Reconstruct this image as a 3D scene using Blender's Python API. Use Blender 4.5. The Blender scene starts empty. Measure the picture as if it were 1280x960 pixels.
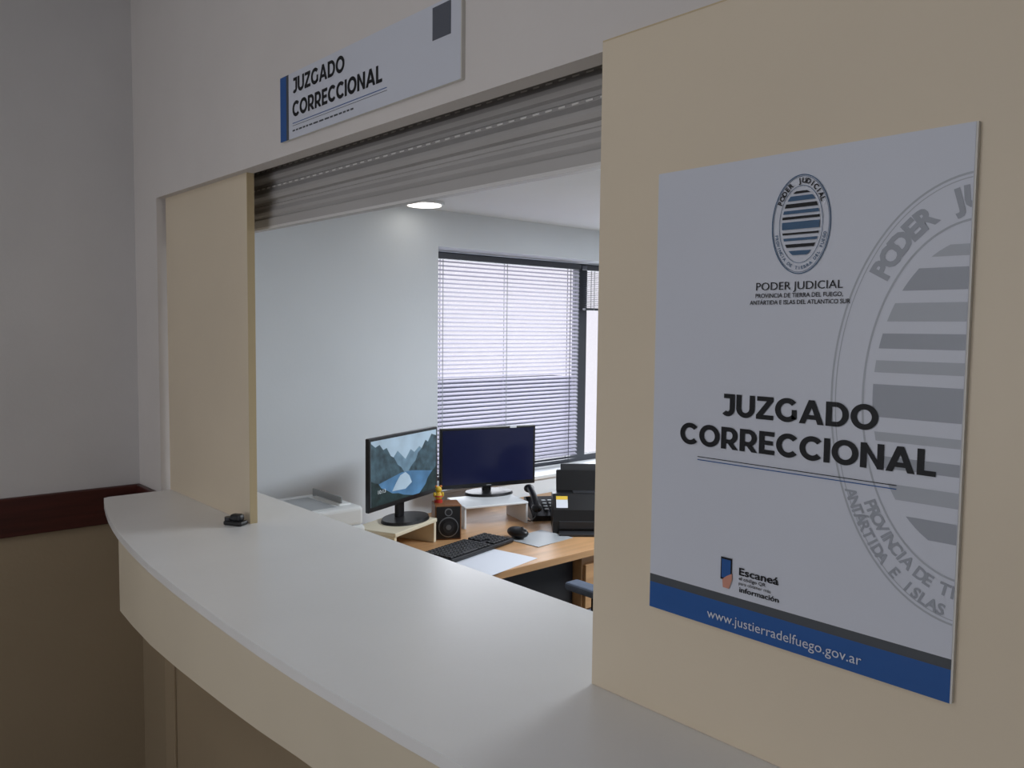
import bpy, bmesh, math, random
from mathutils import Matrix, Vector
random.seed(4)
S=bpy.context.scene
try:
    S.view_settings.view_transform='Standard'; S.view_settings.look='None'; S.view_settings.exposure=0
except Exception: pass

# ------------------------------------------------------------ materials
def lin(c):
    return tuple(((v/255)/12.92 if v/255<=.04045 else ((v/255+.055)/1.055)**2.4) for v in c)
def mat(name,rgb,rough=.6,metal=0,noise=.0,nscale=8,bump=0,bscale=200,emit=0,trans=0,spec=.5,wood=False):
    m=bpy.data.materials.new(name);m.use_nodes=True;nt=m.node_tree;b=nt.nodes['Principled BSDF']
    c=lin(rgb)+(1,)
    b.inputs['Base Color'].default_value=c;b.inputs['Roughness'].default_value=rough;b.inputs['Metallic'].default_value=metal
    b.inputs['Specular IOR Level'].default_value=spec
    if noise or wood:
        tc=nt.nodes.new('ShaderNodeTexCoord');n=nt.nodes.new('ShaderNodeTexNoise');n.inputs['Scale'].default_value=nscale;n.inputs['Detail'].default_value=5
        if wood:
            mp=nt.nodes.new('ShaderNodeMapping');mp.inputs['Scale'].default_value=(12,1,12);nt.links.new(tc.outputs['Object'],mp.inputs[0]);nt.links.new(mp.outputs[0],n.inputs[0])
        else: nt.links.new(tc.outputs['Object'],n.inputs[0])
        r=nt.nodes.new('ShaderNodeValToRGB');k=noise or .15
        r.color_ramp.elements[0].position=.3;r.color_ramp.elements[1].position=.7
        r.color_ramp.elements[0].color=tuple(v*(1-k) for v in c[:3])+(1,);r.color_ramp.elements[1].color=tuple(min(1,v*(1+k)) for v in c[:3])+(1,)
        nt.links.new(n.outputs['Fac'],r.inputs[0]);nt.links.new(r.outputs[0],b.inputs['Base Color'])
        if emit: nt.links.new(r.outputs[0],b.inputs['Emission Color'])
    if bump:
        tc=nt.nodes.new('ShaderNodeTexCoord');n=nt.nodes.new('ShaderNodeTexNoise');n.inputs['Scale'].default_value=bscale;n.inputs['Detail'].default_value=3
        nt.links.new(tc.outputs['Object'],n.inputs[0]);bp=nt.nodes.new('ShaderNodeBump');bp.inputs['Strength'].default_value=bump;bp.inputs['Distance'].default_value=.002
        nt.links.new(n.outputs['Fac'],bp.inputs['Height']);nt.links.new(bp.outputs[0],b.inputs['Normal'])
    if emit:
        if not noise: b.inputs['Emission Color'].default_value=c
        b.inputs['Emission Strength'].default_value=emit
    return m
M={}
def mk(k,*a,**kw): M[k]=mat(k,*a,**kw); return M[k]
mk('plaster_corridor',(214,208,204),.75,noise=.03,nscale=3,bump=.25,bscale=90)
mk('plaster_side',(206,203,202),.75,noise=.04,nscale=3,bump=.25,bscale=90)
mk('dado_paint',(158,141,116),.6,noise=.04,nscale=3,bump=.2,bscale=90)
mk('rail_wood',(66,28,23),.4,wood=True,noise=.3,nscale=4)
mk('board_beige',(219,204,180),.45,noise=.03,nscale=2.5,bump=.12,bscale=60)
mk('board_edge',(200,180,142),.5)
mk('laminate_top',(232,231,230),.27,noise=.02,nscale=4,bump=.06,bscale=120)
mk('laminate_side',(210,198,176),.45,noise=.03,nscale=3)
mk('base_panel',(166,148,122),.5,noise=.03,nscale=3)
mk('plaster_office',(228,234,240),.7,noise=.02,nscale=2,bump=.15,bscale=90)
mk('ceiling_paint',(232,235,238),.8,noise=.02,nscale=2)
mk('floor_tile',(160,152,140),.4,noise=.1,nscale=4)
mk('shutter_metal',(182,179,177),.45,metal=.08,noise=.03,nscale=6)
mk('slot_light_paint',(248,246,242),.5)
mk('shutter_bar',(220,218,216),.4,metal=.05)
mk('poster_print',(206,209,219),.42,noise=.015,nscale=3)
mk('foam_edge',(215,212,205),.6)
mk('ink_black',(16,17,22),.5,spec=.3)
mk('ink_grey',(70,74,80),.45)
mk('ink_blue',(24,82,150),.42)
mk('ink_emblem',(44,84,120),.45)
mk('ink_water',(170,174,182),.42)
mk('ink_water2',(154,158,167),.42)
mk('ink_skin',(200,140,120),.5)
mk('qr_patch',(82,86,96),.5)
mk('black_plastic',(22,22,25),.35)
mk('dark_plastic',(40,41,45),.45)
mk('key_plastic',(34,34,37),.5)
mk('screen_off',(20,24,52),.18,emit=.35)
mk('white_plastic',(222,225,226),.4)
mk('grey_plastic',(160,164,168),.45)
mk('riser_cream',(226,216,192),.5)
mk('riser_white',(226,230,234),.35)
mk('desk_wood',(188,146,104),.4,wood=True,noise=.12,nscale=3)
mk('speaker_wood',(130,84,48),.45,wood=True,noise=.2,nscale=6)
mk('silver',(150,152,156),.3,metal=.8)
mk('paper',(222,226,236),.7)
mk('yellow',(226,190,60),.5); mk('red',(190,50,40),.5); mk('orange',(224,130,50),.5)
mk('frame_dark',(58,60,68),.45)
mk('slat',(168,166,180),.5)
mk('slat_dark',(110,112,124),.5)
mk('chair_fabric',(84,94,112),.85,noise=.1,nscale=40)
mk('exterior_wall',(84,90,104),.9,noise=.1,nscale=2)
mk('lamp_glow',(255,250,240),.5,emit=3)
mk('panel_glow',(235,242,255),.5,emit=1.5)
mk('sc_sky',(150,170,186),.4,emit=.45,noise=.15,nscale=9);mk('sc_far',(96,122,140),.4,emit=.4,noise=.25,nscale=25);mk('sc_mtn',(52,72,82),.4,emit=.4,noise=.6,nscale=30);mk('sc_mtn2',(26,44,46),.4,emit=.4,noise=.5,nscale=40);mk('sc_lake',(70,110,146),.4,emit=.45,noise=.25,nscale=14);mk('sc_text',(200,208,215),.4,emit=.4)
g=bpy.data.materials.new('glass');g.use_nodes=True
nt=g.node_tree;nt.nodes.clear();o_=nt.nodes.new('ShaderNodeOutputMaterial');mx=nt.nodes.new('ShaderNodeMixShader');t_=nt.nodes.new('ShaderNodeBsdfTransparent');gl=nt.nodes.new('ShaderNodeBsdfGlossy');gl.inputs['Roughness'].default_value=.02
mx.inputs[0].default_value=.06;nt.links.new(t_.outputs[0],mx.inputs[1]);nt.links.new(gl.outputs[0],mx.inputs[2]);nt.links.new(mx.outputs[0],o_.inputs[0]);M['glass']=g
sl=M['slat'];nt=sl.node_tree;b=nt.nodes['Principled BSDF'];o_=nt.nodes['Material Output'];tr=nt.nodes.new('ShaderNodeBsdfTranslucent');tr.inputs[0].default_value=(.62,.58,.68,1)
mx=nt.nodes.new('ShaderNodeMixShader');mx.inputs[0].default_value=.25;nt.links.new(b.outputs[0],mx.inputs[1]);nt.links.new(tr.outputs[0],mx.inputs[2]);nt.links.new(mx.outputs[0],o_.inputs[0])

# ------------------------------------------------------------ builder
class B:
    def __init__(s,name): s.name=name;s.bm=bmesh.new();s.mats=[]
    def mi(s,m):
        if m not in s.mats: s.mats.append(m)
        return s.mats.index(m)
    def add(s,tmp,m,mtx=None,smooth=False):
        i=s.mi(m)
        if mtx is not None: bmesh.ops.transform(tmp,matrix=mtx,verts=tmp.verts)
        me=bpy.data.meshes.new('t');tmp.to_mesh(me);tmp.free()
        n=len(s.bm.faces);s.bm.from_mesh(me);bpy.data.meshes.remove(me);s.bm.faces.ensure_lookup_table()
        for f in s.bm.faces[n:]: f.material_index=i;f.smooth=smooth
    def box(s,lo,hi,m,bev=0,rot=None,seg=2):
        t=bmesh.new();bmesh.ops.create_cube(t,size=1)
        sz=[hi[i]-lo[i] for i in range(3)];c=[(hi[i]+lo[i])/2 for i in range(3)]
        bmesh.ops.transform(t,matrix=Matrix.Diagonal((*sz,1)),verts=t.verts)
        if bev: bmesh.ops.bevel(t,geom=t.edges[:],offset=min(bev,min(sz)*.45),segments=seg,affect='EDGES',profile=.5)
        mt=Matrix.Translation(c)
        if rot: mt=mt@Matrix.Rotation(math.radians(rot[1]),4,rot[0])
        s.add(t,m,mt)
    def cyl(s,c,r,h,m,axis='Z',r2=None,seg=32,sc=(1,1,1),rot=None):
        t=bmesh.new();bmesh.ops.create_cone(t,cap_ends=True,segments=seg,radius1=r,radius2=r if r2 is None else r2,depth=h)
        mt=Matrix.Translation(c)
        if rot: mt=mt@Matrix.Rotation(math.radians(rot[1]),4,rot[0])
        mt=mt@Matrix.Diagonal((*sc,1))
        if axis=='X': mt=mt@Matrix.Rotation(math.pi/2,4,'Y')
        if axis=='Y': mt=mt@Matrix.Rotation(math.pi/2,4,'X')
        s.add(t,m,mt)
        s.bm.faces.ensure_lookup_table()
    def sph(s,c,r,m,sc=(1,1,1)):
        t=bmesh.new();bmesh.ops.create_uvsphere(t,u_segments=24,v_segments=14,radius=r)
        s.add(t,m,Matrix.Translation(c)@Matrix.Diagonal((*sc,1)),True)
    def prism(s,pts,lo,hi,m,plane='XY'):
        t=bmesh.new()
        def P(a,b,c): return {'XY':(a,b,c),'XZ':(a,c,b),'YZ':(c,a,b)}[plane]
        v0=[t.verts.new(P(a,b,lo)) for a,b in pts];v1=[t.verts.new(P(a,b,hi)) for a,b in pts]
        t.faces.new(v0);t.faces.new(v1[::-1])
        for i in range(len(pts)):
            j=(i+1)%len(pts);t.faces.new((v0[i],v0[j],v1[j],v1[i]))
        bmesh.ops.recalc_face_normals(t,faces=t.faces)
        s.add(t,m)
    def poly(s,pts3,m):
        t=bmesh.new();t.faces.new([t.verts.new(p) for p in pts3]);s.add(t,m)
    def tube(s,pts,r,m,n=8):
        cu=bpy.data.curves.new('c','CURVE');cu.dimensions='3D';cu.bevel_depth=r;cu.bevel_resolution=2
        sp=cu.splines.new('NURBS');sp.points.add(len(pts)-1);sp.use_endpoint_u=True;sp.order_u=3
        for p,q in zip(sp.points,pts): p.co=(*q,1)
        o=bpy.data.objects.new('c',cu);me=bpy.data.meshes.new_from_object(o);t=bmesh.new();t.from_mesh(me);bpy.data.objects.remove(o)
        s.add(t,m,None,True)
    def done(s,loc=(0,0,0),rz=0,parent=None):
        me=bpy.data.meshes.new(s.name);s.bm.to_mesh(me);s.bm.free()
        for k in s.mats: me.materials.append(M[k])
        o=bpy.data.objects.new(s.name,me);bpy.context.collection.objects.link(o)
        o.location=loc;o.rotation_euler=(0,0,math.radians(rz))
        if parent: o.parent=parent
        return o
def txtmesh(body,off=0):
    cu=bpy.data.curves.new('t','FONT');cu.body=body;cu.size=1;cu.offset=off;cu.resolution_u=3
    o=bpy.data.objects.new('t',cu);me=bpy.data.meshes.new_from_object(o);bpy.data.objects.remove(o);return me
def capref(off):
    me=txtmesh('H',off);ys=[v.co.y for v in me.vertices];return min(ys),max(ys)
def text(b,body,x0,x1,zb,cap,y,m,off=.0):
    """flat lettering on a plane facing -y"""
    me=txtmesh(body,off);xs=[v.co.x for v in me.vertices];a,c=min(xs),max(xs);lo,hi=capref(off)
    t=bmesh.new();t.from_mesh(me)
    for v in t.verts:
        u=x0+(v.co.x-a)/(c-a)*(x1-x0);w=zb+(v.co.y-lo)/(hi-lo)*cap
        v.co=(u,y,w)
    b.add(t,m)
# bold geometric capitals drawn as strokes (cap height 1)
def RC(a,b_,c,d): return [(a,b_),(c,b_),(c,d),(a,d)]
def ARC(cx,cz,rx,rz,t,a0,a1,n=28,tz=None):
    tz=t*.88 if tz is None else tz;out=[]
    for i in range(n):
        p=math.radians(a0+(a1-a0)*i/n);q=math.radians(a0+(a1-a0)*(i+1)/n)
        out.append([(cx+rx*math.cos(p),cz+rz*math.sin(p)),(cx+rx*math.cos(q),cz+rz*math.sin(q)),(cx+(rx-t)*math.cos(q),cz+(rz-tz)*math.sin(q)),(cx+(rx-t)*math.cos(p),cz+(rz-tz)*math.sin(p))])
    return out
s_=.255; h_=.20
GL={
'I':(s_,[RC(0,0,s_,1)]),
'L':(.68,[RC(0,0,s_,1),RC(s_,0,.68,h_)]),
'E':(.74,[RC(0,0,s_,1),RC(s_,0,.74,h_),RC(s_,1-h_,.72,1),RC(s_,.41,.66,.60)]),
'N':(.92,[RC(0,0,s_,1),RC(.92-s_,0,.92,1),[(s_*.9,1),(s_*.9,.68),(.92-s_*.9,0),(.92-s_*.9,.32)]]),
'Z':(.82,[RC(.03,1-h_,.81,1),RC(.0,0,.82,h_),[(.01,.19),(.31,.19),(.81,.81),(.51,.81)]]),
'A':(1.08,[[(0,0),(.265,0),(.67,1),(.41,1)],[(1.08,0),(.815,0),(.54,.70),(.665,1)],RC(.27,.19,.81,.38)]),
'D':(.95,[RC(0,0,s_,1),RC(s_,0,.44,h_),RC(s_,1-h_,.44,1)]+ARC(.44,.5,.51,.5,s_,-90,90,tz=h_)),
'O':(1.10,ARC(.55,.5,.55,.515,s_,0,360,44)),
'C':(.99,ARC(.55,.5,.55,.515,s_,42,318,36)),
'G':(1.03,ARC(.55,.5,.55,.515,s_,42,322,36)+[RC(.77,.13,.99,.53)]),
'U':(.92,[RC(0,.42,s_,1),RC(.92-s_,.42,.92,1)]+ARC(.46,.42,.46,.435,s_,180,360)),
'J':(.68,[RC(.12,1-h_,.68-s_,1),RC(.68-s_,.34,.68,1)]+ARC(.325,.34,.355,.355,s_,222,360)),
'R':(.88,[RC(0,0,s_,1),RC(s_,1-h_,.44,1),RC(s_,.25,.44,.445)]+ARC(.44,.625,.40,.375,s_,-90,90,tz=h_)+[[(.35,.26),(.62,.29),(.89,0),(.60,0)]])}
def headline(b,body,x0,x1,zb,cap,y,m,gap=.075):
    tot=sum(GL[c][0] for c in body)+gap*(len(body)-1);k=(x1-x0)/tot;x=x0
    for ch in body:
        w,ps=GL[ch]
        for j,p in enumerate(ps): b.poly([(x+u*k,y-(.00004*(j%4) if len(p)==4 and j<4 else 0),zb+v*cap) for u,v in p],m)
        x+=(w+gap)*k
def simple(name,lo,hi,m,bev=0):
    b=B(name);b.box(lo,hi,m,bev);return b.done()

CT=1.05; YH=.0134; ZH=1.9737; XL=-1.8885; XW=-2.10
# ------------------------------------------------------------ room shell
simple('floor',(-2.8,-3.3,-.05),(2.6,4.4,0),'floor_tile')
b=B('wall_left');b.box((-2.25,-3.2,.95),(XW,YH+.0,2.7),'plaster_side');b.box((-2.25,-3.2,0),(XW,YH,.95),'dado_paint');b.done()
b=B('trim_1');b.box((XW,-3.2,.918),(XW+.018,YH,1.04),'rail_wood',.004);b.box((XW+.018,YH-.018,.918),(XL-.0,YH,1.04),'rail_wood',.004);b.done()
b=B('wall_service_left')
b.box((-2.35,YH,1.0),(XL,.24,2.7),'plaster_corridor');b.box((-2.35,YH,0),(XL,.24,1.0),'dado_paint');b.done()
b=B('wall_header_front');b.box((XL,YH,ZH),(2.5,.055,2.7),'plaster_corridor');b.done()
b=B('wall_header_inner');b.box((XL,.19,1.95),(2.5,.24,2.7),'plaster_office');b.done()
simple('wall_service_right',(1.5,YH,0),(2.5,.19,ZH),'plaster_corridor')
simple('wall_corridor_back',(-2.25,-3.35,0),(2.6,-3.2,2.7),'plaster_side')
simple('wall_right',(2.5,-3.2,0),(2.65,4.3,2.7),'plaster_side')
simple('ceiling_corridor',(-2.25,-3.3,2.7),(2.6,.24,2.76),'ceiling_paint')
b=B('partition_board');b.box((-1.872,.036,CT),(-1.272,.056,ZH+.03),'board_beige',.001);b.box((-1.272,.036,CT),(-1.270,.056,ZH),'board_edge');b.done()
b=B('partition_board');b.box((0,0,CT),(1.49,.10,1.9812),'board_beige',.0015)
b.box((0,.001,1.9812),(1.49,.0133,1.9832),'board_edge');b.done()
# office shell
OX=-2.35; GZ=2.13
wy0,wy1,wz0,wz1=1.45,3.35,.78,1.962
b=B('wall_office_left')
b.box((OX-.35,.24,0),(OX,wy0,2.2),'plaster_office');b.box((OX-.35,wy0,0),(OX,wy1,wz0),'plaster_office')
b.box((OX-.35,wy0,wz1),(OX,wy1,2.2),'plaster_office');b.box((OX-.35,wy1,0),(OX,4.2,2.2),'plaster_office');b.done()
simple('wall_office_back',(OX-.35,4.2,0),(2.6,4.35,2.2),'plaster_office')
simple('ceiling_office',(OX-.35,.24,GZ),(2.6,4.3,GZ+.05),'ceiling_paint')
simple('windowsill',(OX-.24,wy0,wz0),(OX+.015,wy1,wz0+.018),'white_plastic',.003)

b=B('window_1');fx=OX-.26
def fr(y0,y1,z0,z1,w=.035):
    b.box((fx,y0,z0),(fx+.05,y0+w,z1),'frame_dark');b.box((fx,y1-w,z0),(fx+.05,y1,z1),'frame_dark')
    b.box((fx,y0+w,z0),(fx+.05,y1-w,z0+w),'frame_dark');b.box((fx,y0+w,z1-w),(fx+.05,y1-w,z1),'frame_dark')
    b.box((fx+.02,y0+w,z0+w),(fx+.026,y1-w,z1-w),'glass')
fr(wy0,2.66,wz0+.018,wz1);fr(2.66,wy1,wz0+.018,wz1)
b.done()
def blind(y0,y1,ztop,zbot,x,m,tilt=38,pitch=.0215):
    b=B('venetian_blind')
    b.box((x-.02,y0,ztop-.028),(x+.02,y1,ztop),'frame_dark',.002)
    z=ztop-.04
    while z>zbot+.02:
        t=bmesh.new();w=.0125;n=4;a=math.radians(tilt)
        vs=[]
        for i in range(n+1):
            u=-w+2*w*i/n;h=.0018*(1-(u/w)**2)
            dx=u*math.cos(a)-h*math.sin(a);dz=-u*math.sin(a)+h*math.cos(a)
            vs.append((t.verts.new((x+dx,y0,z+dz)),t.verts.new((x+dx,y1,z+dz))))
        for i in range(n): t.faces.new((vs[i][0],vs[i+1][0],vs[i+1][1],vs[i][1]))
        b.add(t,m,None,True);z-=pitch
    b.box((x-.012,y0,zbot),(x+.012,y1,zbot+.014),'frame_dark',.002)
    L=y1-y0
    for f in ((.12,.5,.93) if L>.8 else (.1,)):
        for dx in (-.013,.013):
            b.box((x+dx-.0012,y0+L*f,zbot),(x+dx+.0012,y0+L*f+.003,ztop-.02),'frame_dark' if f>.9 else 'grey_plastic')
    b.done()
blind(1.46,2.58,1.95,.815,OX-.17,'slat',tilt=24)
blind(2.63,3.33,1.95,1.69,OX-.17,'slat_dark',tilt=10,pitch=.011)
b=B('exterior_parapet');b.box((-5.4,-1,-1),(-5.0,5.2,1.10),'exterior_wall');b.done()
b=B('exterior_railing')
for z in (1.15,1.3,1.45): b.box((-3.32,3.75,z),(-3.30,7,z+.010),'grey_plastic')
for i in range(7): b.box((-3.33,3.9+i*.48,-1),(-3.29,3.93+i*.48,1.46),'grey_plastic')
b.done()

# ------------------------------------------------------------ counter
fe=[(-1.872,-.150),(-1.862,-.165),(-1.80,-.182),(-1.70,-.205),(-1.601,-.226),(-1.50,-.244),(-1.397,-.260),(-1.23,-.279),(-1.055,-.295),(-.88,-.304),(-.721,-.309),(-.59,-.312),(-.462,-.313),(-.33,-.311),(-.213,-.306),(-.07,-.298),(.064,-.288),(.25,-.268),(.45,-.238),(.65,-.20),(.85,-.155),(1.05,-.10),(1.25,-.03)]
b=B('service_counter')
b.prism(fe+[(1.49,.0),(1.49,.185),(1.49,.235),(-1.87,.235)],CT-.018,CT,'laminate_top')
fa=[p for p in fe if p[0]>=-1.42]
def zb(x): return .845+(max(-1.4,min(-.3,x))+1.4)/1.1*.068
ins=.002;zt=CT-.0185
t=bmesh.new();pr=[(t.verts.new((x,y+ins,zt)),t.verts.new((x,y+ins,zb(x)))) for x,y in fa]
for i in range(len(pr)-1): t.faces.new((pr[i][0],pr[i+1][0],pr[i+1][1],pr[i][1]))
b.add(t,'laminate_side',None,True)
t=bmesh.new();pr=[(t.verts.new((x,y+ins,zb(x))),t.verts.new((x,.02,zb(x)))) for x,y in fa]
for i in range(len(pr)-1): t.faces.new((pr[i][0],pr[i+1][0],pr[i+1][1],pr[i][1]))
b.add(t,'base_panel')
x,y=fa[0];b.poly([(x,y+ins,zt),(x,y+ins,zb(x)),(x,.02,zb(x)),(x,.02,zt)],'laminate_side')
b.box((XL+.002,.02,0),(1.48,.07,zt),'base_panel')
b.box((XL+.003,.012,0),(-1.80,.02,zt),'base_panel',.002)
b.box((XL+.01,.07,CT-.06),(1.48,.185,zt),'laminate_side')
b.done()
b=B('shutter_latch');b.box((-.028,-.016,0),(.028,.016,.012),'black_plastic',.004);b.box((-.012,-.012,.01),(.022,.012,.03),'black_plastic',.007);b.cyl((-.02,0,.014),.012,.012,'dark_plastic');b.done((-1.285,.002,CT),30)

# ------------------------------------------------------------ roller shutter
b=B('roller_shutter');sy=.12
z=1.8655;pts=[]
while z<2.3:
    for dy,dz in [(.006,0),(-.003,.003),(-.0075,.011),(-.0075,.019),(-.003,.026),(.001,.032),(.001,.038),(.006,.042)]:
        pts.append((sy+dy,z+dz))
    z+=.050
t=bmesh.new()
r=[(t.verts.new((-1.86,y,zc)),t.verts.new((.35,y,zc))) for y,zc in pts]
for i in range(len(r)-1): t.faces.new((r[i][0],r[i][1],r[i+1][1],r[i+1][0]))
b.add(t,'shutter_metal')
for k in (2,3):
    zc=1.8655+.050*k-.015-(.004 if k==3 else 0);x=-1.84
    while x<.1:
        b.box((x,sy-.0008,zc-.0014),(x+.016,sy+.0008,zc+.0014),'slot_light_paint');x+=.032  # off-white boxes stand in for inside light showing through the slat holes
b.box((-1.86,sy-.012,1.838),(.35,sy+.012,1.8665),'shutter_metal',.003)
b.box((-1.86,sy-.013,1.838),(.35,sy-.011,1.844),'shutter_bar')
b.done()

# ------------------------------------------------------------ header sign
b=B('wall_sign')
X0,X1,Z0,Z1=-1.011,-.330,2.003,2.149;yf=YH-.008
b.box((X0,yf,Z0),(X1,YH,Z1),'foam_edge');b.box((X0+.042,yf-.0006,Z0),(X1-.002,yf,Z1),'poster_print')
b.box((X0,yf-.0007,Z0),(X0+.030,yf,Z1),'ink_blue');b.box((X0+.03,yf-.0007,Z0),(X0+.042,yf,Z1),'ink_grey')
yt=yf-.0011
headline(b,'JUZGADO',-.949,-.719,2.102,.034,yt,'ink_black')
headline(b,'CORRECCIONAL',-.95,-.577,2.050,.034,yt,'ink_black')
b.box((-.95,yt,2.0355),(-.561,yt+.0004,2.0370),'ink_blue');b.box((-.95,yt,2.0305),(-.561,yt+.0004,2.0313),'ink_grey')
x=-.95
while x<-.68:
    w=random.uniform(.008,.022);b.box((x,yt,2.018),(x+w,yt+.0004,2.0215),'ink_grey');x+=w+.005
b.box((-.413,yt,2.086),(-.359,yt+.0004,2.143),'qr_patch')
b.done()

# ------------------------------------------------------------ poster
b=B('wall_poster');PX0,PX1,PZ0,PZ1=.1106,.5006,1.199,1.782
yf=-.0055
b.box((PX0,yf,PZ0),(PX1,0,PZ1),'foam_edge');b.box((PX0,yf-.0004,1.245),(PX1-.002,yf,PZ1),'poster_print')
b.box((PX0,yf-.0004,1.234),(PX1-.002,yf,1.245),'ink_grey');b.box((PX0,yf-.0004,PZ0),(PX1-.002,yf,1.234),'ink_blue')
yw=yf-.0006; yt=yf-.0016
XC=PX1-.0025
cx,cz,A,Bz=.508,1.507,.148,.228
def clipadd(t,m):
    bmesh.ops.bisect_plane(t,geom=t.verts[:]+t.edges[:]+t.faces[:],plane_co=(XC,0,0),plane_no=(1,0,0),clear_outer=True)
    if len(t.faces): b.add(t,m)
    else: t.free()
def cpoly(pts,m,y):
    t=bmesh.new();t.faces.new([t.verts.new((p[0],y,p[1])) for p in pts]);clipadd(t,m)
def ring(cx,cz,a,bb,w,m,y,n=120):
    for i in range(n):
        q=[]
        for k in (i,i+1):
            an=2*math.pi*k/n
            q.append(((cx+(a)*math.cos(an),cz+bb*math.sin(an)),(cx+(a-w)*math.cos(an),cz+(bb-w)*math.sin(an))))
        P4=[q[0][0],q[0][1],q[1][1],q[1][0]]
        if min(p[0] for p in P4)>XC: continue
        cpoly(P4,m,y)
def ringtext(body,cx,cz,a,bb,h,m,y,a0,a1,off=0):
    n=len(body);lo,hi=capref(off);N=400;pts=[]
    for i in range(N+1):
        an=math.radians(a0+(a1-a0)*i/N);pts.append((cx+a*math.cos(an),cz+bb*math.sin(an)))
    L=[0]
    for i in range(N): L.append(L[-1]+math.dist(pts[i],pts[i+1]))
    for j,ch in enumerate(body):
        if ch==' ': continue
        s=(j+.5)/n*L[-1];i=min(N-1,max(k for k in range(N+1) if L[k]<=s))
        x,z=pts[i];tx,tz=pts[i+1][0]-x,pts[i+1][1]-z;l=math.hypot(tx,tz);tx/=l;tz/=l
        if x>XC+.02: continue
        me=txtmesh(ch,off);t=bmesh.new();t.from_mesh(me);xs=[v.co.x for v in t.verts];c=(min(xs)+max(xs))/2
        sc=h/(hi-lo)
        for v in t.verts:
            u=(v.co.x-c)*sc;w=(v.co.y-lo)*sc-h/2
            v.co=(x+u*tx-w*tz,y-.00005*(j%2),z+u*tz+w*tx)
        clipadd(t,m)
# plain oval stand-in device: ring of lettering around graded bars
def bars(cx,cz,a,bb,spec,m,m2,y):
    for k,(v0,v1) in enumerate(spec):
        L_=[];R_=[]
        for i in range(5):
            v=v0+(v1-v0)*i/4;h=a*math.sqrt(max(0,1-v*v));L_.append((cx-h,cz+bb*v));R_.append((cx+h,cz+bb*v))
        cpoly(L_+R_[::-1],m if k%2==0 else m2,y)
spec=[(-.93,-.80),(-.70,-.60),(-.50,-.42),(-.32,-.26),(-.16,.06),(.14,.22),(.30,.40),(.48,.60),(.68,.82),(.89,.96)]
ring(cx,cz,A,Bz,.0022,'ink_water',yw);ring(cx,cz,A*.965,Bz*.978,.001,'ink_water',yw-.00003);ring(cx,cz,A*.76,Bz*.80,.0022,'ink_water',yw-.00006)
ringtext('PODER JUDICIAL',cx,cz,A*.865,Bz*.895,.023,'ink_water2',yw-.0002,141,49,.05)
ringtext('PROVINCIA DE TIERRA DEL FUEGO',cx,cz,A*.83,Bz*.85,.0135,'ink_water2',yw-.0003,216,317,.03)
ringtext('ANTÁRTIDA E ISLAS DEL ATLANTICO SUR',cx,cz,A*.935,Bz*.945,.0125,'ink_water2',yw-.0004,209,324,.03)
bars(cx,cz+.004,A*.68,Bz*.70,spec,'ink_water2','ink_water',yw-.0001)
ex,ez,ea,eb=.317,1.6985,.0365,.0565
ring(ex,ez,ea,eb,.0011,'ink_emblem',yt,96);ring(ex,ez,ea*.95,eb*.965,.0005,'ink_emblem',yt-.00002,96);ring(ex,ez,ea*.74,eb*.78,.0006,'ink_emblem',yt-.00004,96)
ringtext('PODER JUDICIAL',ex,ez,ea*.845,eb*.875,.0060,'ink_black',yt-.0001,152,28,.03)
ringtext('PROVINCIA DE TIERRA DEL FUEGO',ex,ez,ea*.845,eb*.875,.0036,'ink_emblem',yt-.0001,192,348,.02)
bars(ex,ez+.001,ea*.64,eb*.68,spec,'ink_emblem','ink_black',yt-.0001)
text(b,'PODER JUDICIAL',.262,.370,1.6245,.0090,yt,'ink_black',.0)
text(b,'PROVINCIA DE TIERRA DEL FUEGO,',.2615,.3705,1.6155,.0050,yt,'ink_black',.01)
text(b,'ANTÁRTIDA E ISLAS DEL ATLANTICO SUR',.254,.379,1.6075,.0050,yt,'ink_black',.01)
headline(b,'JUZGADO',.218,.415,1.4705,.0275,yt,'ink_black')
headline(b,'CORRECCIONAL',.156,.476,1.4290,.0275,yt,'ink_black')
b.box((.184,yt,1.4140),(.437,yt+.0003,1.4149),'ink_black');b.box((.184,yt,1.4100),(.437,yt+.0003,1.4111),'ink_blue')
b.box((.2235,yt,1.264),(.2395,yt+.0003,1.2925),'ink_black');b.box((.2250,yt-.0002,1.2665),(.2380,yt,1.2900),'ink_blue')
b.poly([(.2275,yt-.0003,1.254),(.2365,yt-.0003,1.254),(.2405,yt-.0003,1.266),(.2405,yt-.0003,1.274),(.232,yt-.0003,1.269),(.2265,yt-.0003,1.264)],'ink_skin')
text(b,'Escaneá',.250,.304,1.2745,.0095,yt,'ink_black',.022)
text(b,'el código QR',.250,.287,1.2685,.0042,yt,'ink_black',.01)
text(b,'para obtener más',.250,.294,1.2625,.0040,yt,'ink_black',.0)
text(b,'información',.251,.305,1.2535,.0065,yt,'ink_black',.02)
text(b,'www.justierradelfuego.gov.ar',.205,.407,1.2095,.0115,yt,'poster_print',.0)
b.done()

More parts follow.
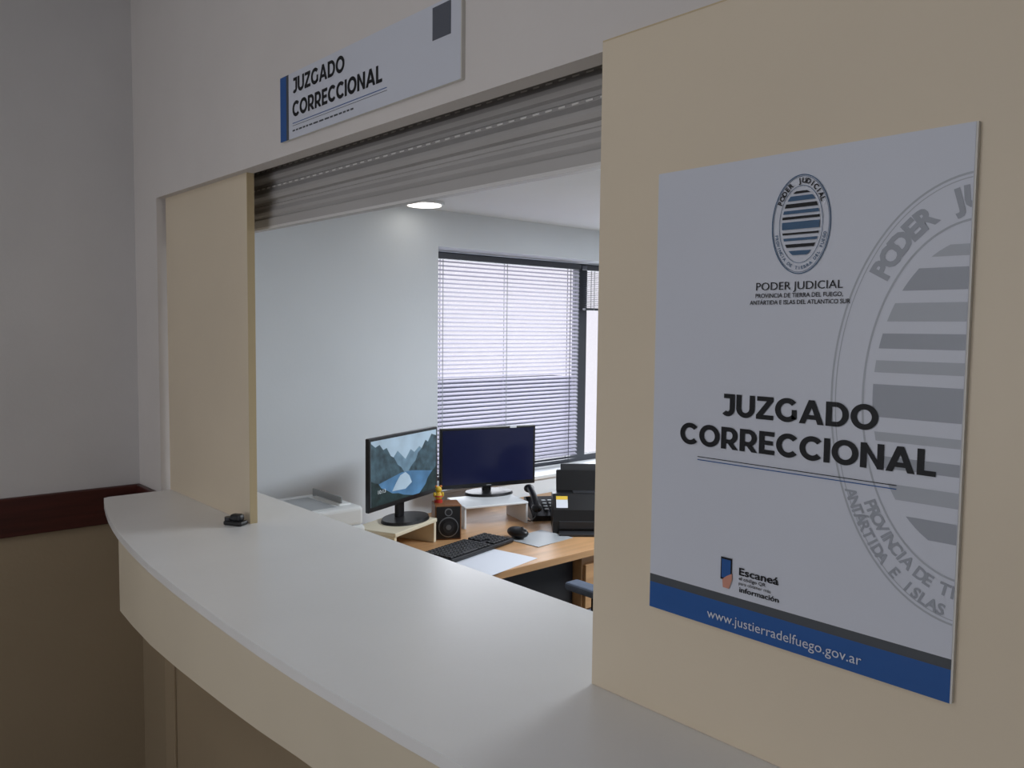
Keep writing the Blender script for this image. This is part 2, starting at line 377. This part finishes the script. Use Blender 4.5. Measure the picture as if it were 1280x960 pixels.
# ------------------------------------------------------------ desk
DZ=.70
b=B('office_desk')
b.box((OX+.01,.30,DZ-.028),(-1.40,2.30,DZ),'desk_wood',.002)
b.box((-1.44,.30,.002),(-1.42,.34,DZ-.028),'dark_plastic')
b.box((OX+.01,.32,.002),(-1.44,.34,DZ-.028),'desk_wood')
b.box((-2.0,1.50,.05),(-1.44,1.95,DZ-.029),'desk_wood',.002)
for i in range(3):
    b.box((-1.44,1.51,.07+i*.19),(-1.425,1.94,.25+i*.19),'desk_wood',.002);b.box((-1.425,1.66,.16+i*.19),(-1.415,1.80,.168+i*.19),'silver')
b.box((-1.98,1.52,.002),(-1.46,1.93,.05),'black_plastic')
b.box((OX+.01,2.26,.002),(-1.42,2.28,DZ-.028),'desk_wood')
b.box((OX+.05,.34,.25),(OX+.07,1.5,DZ-.03),'dark_plastic')
b.box((-1.50,.36,.10),(-1.48,1.49,DZ-.03),'dark_plastic')
b.done()

def riser(name,loc,rz,w,d,h,m,t=.016,ret=.0):
    b=B(name);b.box((-w/2,-d/2,h-t),(w/2,d/2,h),m,.003)
    for s in (-1,1): b.box((s*(w/2-t/2)-t/2,-d/2+.005,.0),(s*(w/2-t/2)+t/2,d/2-.005,h-t),m,.002)
    if ret: b.box((-w/2+t,d/2-.02,.0),(w/2-t,d/2-.008,h-t),m)
    b.done(loc,rz)
riser('monitor_riser',(-1.92,.93,DZ),111.96,.30,.20,.10,'riser_cream',ret=1)
riser('monitor_riser',(-2.035,1.50,DZ),73.9,.31,.22,.10,'riser_white',t=.010)

def monitor(loc,rz,W,H,zb,on,by):
    b=B('computer_monitor');t=.018
    b.box((-W/2,-t/2,zb),(W/2,t/2,zb+H),'black_plastic',.004)
    b.box((-W*.3,t/2,zb+H*.2),(W*.3,t/2+.025,zb+H*.75),'black_plastic',.01)
    y=-t/2-.0006;bz=.012;L,R,Bo,T=-W/2+bz,W/2-bz,zb+.02,zb+H-bz
    if not on:
        b.box((L,y,Bo),(R,y+.0006,T),'screen_off')
        b.box((-.012,y-.0003,zb+.008),(.012,y,zb+.011),'grey_plastic')
        b.box((W*.22,y-.0002,zb+H-.010),(W*.22+.035,y,zb+H+.002),'paper')
    else:
        def q(pts,m,k): b.poly([(L+(R-L)*u,y-.0001*k,Bo+(T-Bo)*v) for u,v in pts],m)
        b.box((L,y,Bo),(R,y+.0006,T),'sc_sky')
        q([(0,.35),(1,.35),(1,.66),(.90,.74),(.80,.68),(.72,.78),(.64,.70),(.58,.76),(.50,.62),(.44,.70),(.38,.78),(.3,.66),(.2,.7),(.1,.6),(0,.7)],'sc_far',1)
        q([(0,.30),(.48,.42),(.44,.50),(.38,.56),(.33,.68),(.28,.72),(.22,.86),(.17,.84),(.12,.93),(.06,.90),(0,.97)],'sc_mtn',2)
        q([(1,.25),(.55,.42),(.60,.50),(.66,.56),(.70,.68),(.76,.74),(.82,.86),(.86,.82),(.92,.94),(1,.90)],'sc_mtn',2)
        q([(0,0),(1,0),(1,.30),(.6,.41),(.44,.42),(0,.30)],'sc_lake',3)
        q([(.30,.16),(.50,.14),(.60,.22),(.56,.34),(.50,.41),(.42,.38),(.36,.28)],'sc_sky',4)
        q([(0,0),(.62,0),(.48,.05),(.40,.10),(.30,.13),(.22,.20),(.14,.26),(.10,.34),(.05,.36),(0,.40)],'sc_mtn2',5)
        q([(1,0),(.72,0),(.78,.07),(.82,.12),(.86,.22),(.92,.30),(1,.38)],'sc_mtn2',5)
        text(b,'10:13',L+.045,L+.095,Bo+.045,.014,y-.0009,'sc_text')
    b.box((-.022,.008,zb-by+.008),(.022,.030,zb+H*.3),'black_plastic',.006)
    b.cyl((0,-.01,zb-by+.006),.12,.012,'black_plastic',sc=(1,.72,1),r2=.115,seg=48)
    b.done(loc,rz)
monitor((-1.947,.983,0),111.96,.49,.285,.872,True,.072)
monitor((-2.15,1.60,0),73.9,.49,.285,.832,False,.032)

b=B('office_printer')
b.box((-.165,-.125,0),(.165,.125,.15),'white_plastic',.012,seg=3)
b.box((-.16,-.12,.148),(.16,.12,.22),'white_plastic',.014,seg=3)
b.box((-.10,-.08,.2195),(.12,.03,.2215),'grey_plastic',.001)
b.box((-.09,.045,.205),(.11,.10,.226),'white_plastic',.006)
b.box((.05,-.105,.2195),(.14,-.088,.224),'dark_plastic',.002)
b.box((.163,-.08,.06),(.168,.08,.09),'dark_plastic')
b.box((-.12,.06,.22),(.10,.066,.25),'grey_plastic',.002)
b.done((-1.955,.585,DZ),0)

b=B('desktop_speaker')
b.box((-.055,-.05,0),(.055,.06,.145),'speaker_wood',.004);b.box((-.050,-.053,.005),(.050,-.049,.140),'black_plastic',.002)
b.cyl((0,-.0545,.055),.042,.005,'silver','Y');b.cyl((0,-.0565,.055),.038,.004,'black_plastic','Y');b.cyl((0,-.058,.055),.024,.004,'dark_plastic','Y');b.cyl((0,-.060,.055),.011,.005,'silver','Y')
b.cyl((0,-.0545,.117),.016,.004,'silver','Y');b.cyl((0,-.0565,.117),.012,.003,'dark_plastic','Y')
b.done((-1.925,1.185,DZ),62)
b=B('toy_figurine')
b.cyl((0,0,.006),.017,.012,'red');b.sph((0,0,.028),.017,'yellow',(1,1,1.1));b.cyl((0,0,.032),.0185,.014,'red',r2=.014)
b.sph((0,0,.055),.014,'yellow');b.sph((-.010,0,.068),.005,'orange');b.sph((.010,0,.068),.005,'orange');b.sph((-.017,-.004,.034),.006,'yellow',(1,1,1.8));b.sph((.017,-.004,.034),.006,'yellow',(1,1,1.8))
b.done((-1.955,1.165,DZ+.145),62)

b=B('computer_keyboard')
b.box((-.20,-.075,.002),(.20,.075,.018),'black_plastic',.006)
for r_ in range(6):
    n=20;yy=-.062+r_*.0228
    for i in range(n):
        if r_==0 and 4<=i<=8:
            if i==4: b.box((-.19+4*.019,yy,.018),(-.19+9*.019-.003,yy+.018,.024),'key_plastic',.002,seg=1)
            continue
        if i in (13,) or (r_ in (2,) and i in (14,15)): continue
        b.box((-.19+i*.019,yy,.018),(-.19+i*.019+.016,yy+.018,.024),'key_plastic',.002,seg=1)
b.done((-1.70,1.13,DZ),103)
b=B('mouse_pad');b.box((-.11,-.09,0),(.11,.09,.003),'grey_plastic',.001);b.done((-1.655,1.47,DZ),95)
b=B('computer_mouse');b.sph((0,0,.006),.032,'black_plastic',(1,1.7,.75));b.box((-.001,-.052,.018),(.001,-.02,.026),'grey_plastic');b.cyl((0,-.025,.027),.006,.006,'dark_plastic','X')
b.done((-1.715,1.40,DZ+.021),95)
b=B('paper_sheet');b.box((-.105,-.1485,0),(.105,.1485,.0015),'paper');b.done((-1.515,1.09,DZ),12)
b=B('paper_sheet');b.box((-.06,-.07,0),(.06,.07,.002),'yellow');b.done((-1.72,.80,DZ),20)
b=B('desk_phone')
b.prism([(-.09,0),(.10,0),(.10,.075),(.06,.085),(-.09,.025)],-.085,.085,'black_plastic','YZ')
b.box((-.035,-.03,.052),(.07,.075,.060),'dark_plastic',.002,rot=('X',22))
for i in range(4):
    for j in range(3): b.box((-.02+j*.03,-.06+i*.022,.045+i*.009),(0+j*.03,-.046+i*.022,.05+i*.009),'grey_plastic',.002)
b.tube([(-.062,-.085,.06),(-.062,-.05,.085),(-.062,.02,.115),(-.062,.07,.125),(-.062,.10,.12)],.016,'black_plastic')
b.sph((-.062,-.075,.058),.025,'black_plastic',(1,1,.8));b.sph((-.062,.088,.118),.025,'black_plastic',(1,1,.8))
b.tube([(-.062,-.1,.05),(-.09,-.14,.01),(-.12,-.08,.008),(-.10,.05,.008)],.003,'black_plastic')
b.done((-1.935,1.775,DZ),60)
b=B('document_scanner')
b.prism([(-.10,0),(.09,0),(.09,.10),(.05,.155),(-.03,.16),(-.085,.10),(-.10,.05)],-.14,.14,'black_plastic','YZ')
b.box((-.115,-.155,0),(.115,-.09,.012),'dark_plastic',.003);b.box((-.115,-.105,.02),(.115,-.098,.055),'dark_plastic',.003)
b.box((-.12,.055,.15),(.12,.075,.25),'black_plastic',.006,rot=('X',-18));b.box((-.10,.075,.22),(.10,.085,.275),'dark_plastic',.004,rot=('X',-18))
def fp(u,v,o):
    dy,dz=.055,.06;l=math.hypot(dy,dz);return (u,-.085+dy*v-dz/l*o,.10+dz*v+dy/l*o)
b.poly([fp(-.125,.12,.0008),fp(-.075,.12,.0008),fp(-.075,.80,.0008),fp(-.125,.80,.0008)],'paper')
b.poly([fp(-.125,.62,.0014),fp(-.075,.62,.0014),fp(-.075,.84,.0014),fp(-.125,.84,.0014)],'yellow')
b.box((-.05,-.02,.158),(.10,.03,.164),'dark_plastic',.003)
b.done((-1.664,1.745,DZ),48.4)
b=B('label_printer');b.box((-.09,-.08,0),(.09,.08,.20),'black_plastic',.015,seg=3);b.box((-.06,-.083,.03),(.06,-.079,.09),'dark_plastic',.003);b.box((-.07,-.03,.198),(.07,.03,.215),'dark_plastic',.004);b.done((-1.90,2.05,DZ),50)

b=B('office_chair')
b.box((-.24,-.24,.43),(.24,.24,.50),'chair_fabric',.03,seg=3);b.box((-.22,.20,.52),(.22,.26,.98),'chair_fabric',.03,seg=3);b.box((-.03,.22,.40),(.03,.25,.6),'black_plastic',.005)
for s in (-1,1):
    b.box((s*.27-.02,-.02,.42),(s*.27+.02,.02,.64),'black_plastic',.005);b.box((s*.27-.035,-.14,.64),(s*.27+.035,.13,.67),'chair_fabric',.012,seg=3);b.box((min(0,s*.27),-.02,.41),(max(0,s*.27),.02,.43),'black_plastic')
b.cyl((0,0,.24),.028,.38,'silver')
for i in range(5):
    a=i*2*math.pi/5;b.tube([(0,0,.09),(.15*math.cos(a),.15*math.sin(a),.085),(.29*math.cos(a),.29*math.sin(a),.06)],.02,'black_plastic');b.sph((.29*math.cos(a),.29*math.sin(a),.03),.03,'black_plastic')
b.done((-1.10,1.50,0),-90)

# ------------------------------------------------------------ lights / fixtures
b=B('ceiling_light');b.cyl((0,0,.008),.088,.012,'white_plastic',seg=48);b.cyl((0,0,.0005),.074,.004,'lamp_glow',seg=48);b.done((-2.20,1.262,GZ-.0145))
b=B('ceiling_panel_light');b.box((-.45,-.45,.0),(.45,.45,.02),'white_plastic',.003);b.box((-.42,-.42,-.002),(.42,.42,.0),'panel_glow');b.done((-.5,2.3,GZ-.021))
b=B('corridor_panel_light');b.box((-.5,-.2,.0),(.5,.2,.02),'white_plastic',.003);b.box((-.47,-.17,-.002),(.47,.17,.0),'panel_glow');b.done((-.5,-1.6,2.68))
b=B('corridor_fill_panel');b.box((-1.2,-3.2,.9),(1.2,-3.17,.95),'frame_dark');b.box((-1.2,-3.2,2.15),(1.2,-3.17,2.2),'frame_dark');b.box((-1.2,-3.2,.95),(-1.15,-3.17,2.15),'frame_dark');b.box((1.15,-3.2,.95),(1.2,-3.17,2.15),'frame_dark');b.box((-.025,-3.2,.95),(.025,-3.17,2.15),'frame_dark');b.box((-1.15,-3.2,.95),(1.15,-3.19,2.15),'panel_glow');b.done()  # added glowing pane in a window frame, unseen behind the camera, for frontal fill
def area(n,loc,sx,sy,e,col,rot=(0,0,0)):
    l=bpy.data.lights.new(n,'AREA');l.shape='RECTANGLE';l.size=sx;l.size_y=sy;l.energy=e;l.color=col
    o=bpy.data.objects.new(n,l);o.location=loc;o.rotation_euler=rot;bpy.context.collection.objects.link(o);return o
area('office_panel_lamp',(-.5,2.3,GZ-.03),.8,.8,56,(.89,.95,1))
area('corridor_lamp',(-.5,-1.6,2.66),.9,.3,3,(1,.94,.88))
area('corridor_fill_lamp',(-.3,-3.15,1.55),1.8,1.1,8,(1,.97,.94),(math.radians(90),0,0))  # invented frontal fill lamp for the corridor, paired with the added pane
area('window_daylight',(OX-.30,2.4,1.38),1.1,1.8,24,(.88,.93,1),(0,math.radians(-90),0))
w=bpy.data.worlds.new('w');S.world=w;w.use_nodes=True;bg=w.node_tree.nodes['Background'];bg.inputs[0].default_value=(.82,.80,.88,1);bg.inputs[1].default_value=1.15

# ------------------------------------------------------------ camera
y=math.radians(41.6077);p=math.radians(3.7925);r=math.radians(.6098)
fw=Vector((-math.cos(y)*math.cos(p),math.sin(y)*math.cos(p),-math.sin(p)));rt=Vector((math.sin(y),math.cos(y),0));up=rt.cross(fw)
R=rt*math.cos(r)+up*math.sin(r);U=-rt*math.sin(r)+up*math.cos(r)
cd=bpy.data.cameras.new('camera');cd.sensor_width=36;cd.lens=1030.07/1280*36;cd.clip_start=.02
co=bpy.data.objects.new('camera',cd);bpy.context.collection.objects.link(co)
m=Matrix((R,U,-fw)).transposed().to_4x4();m.translation=Vector((.8113,-.8845,1.575));co.matrix_world=m
S.camera=co
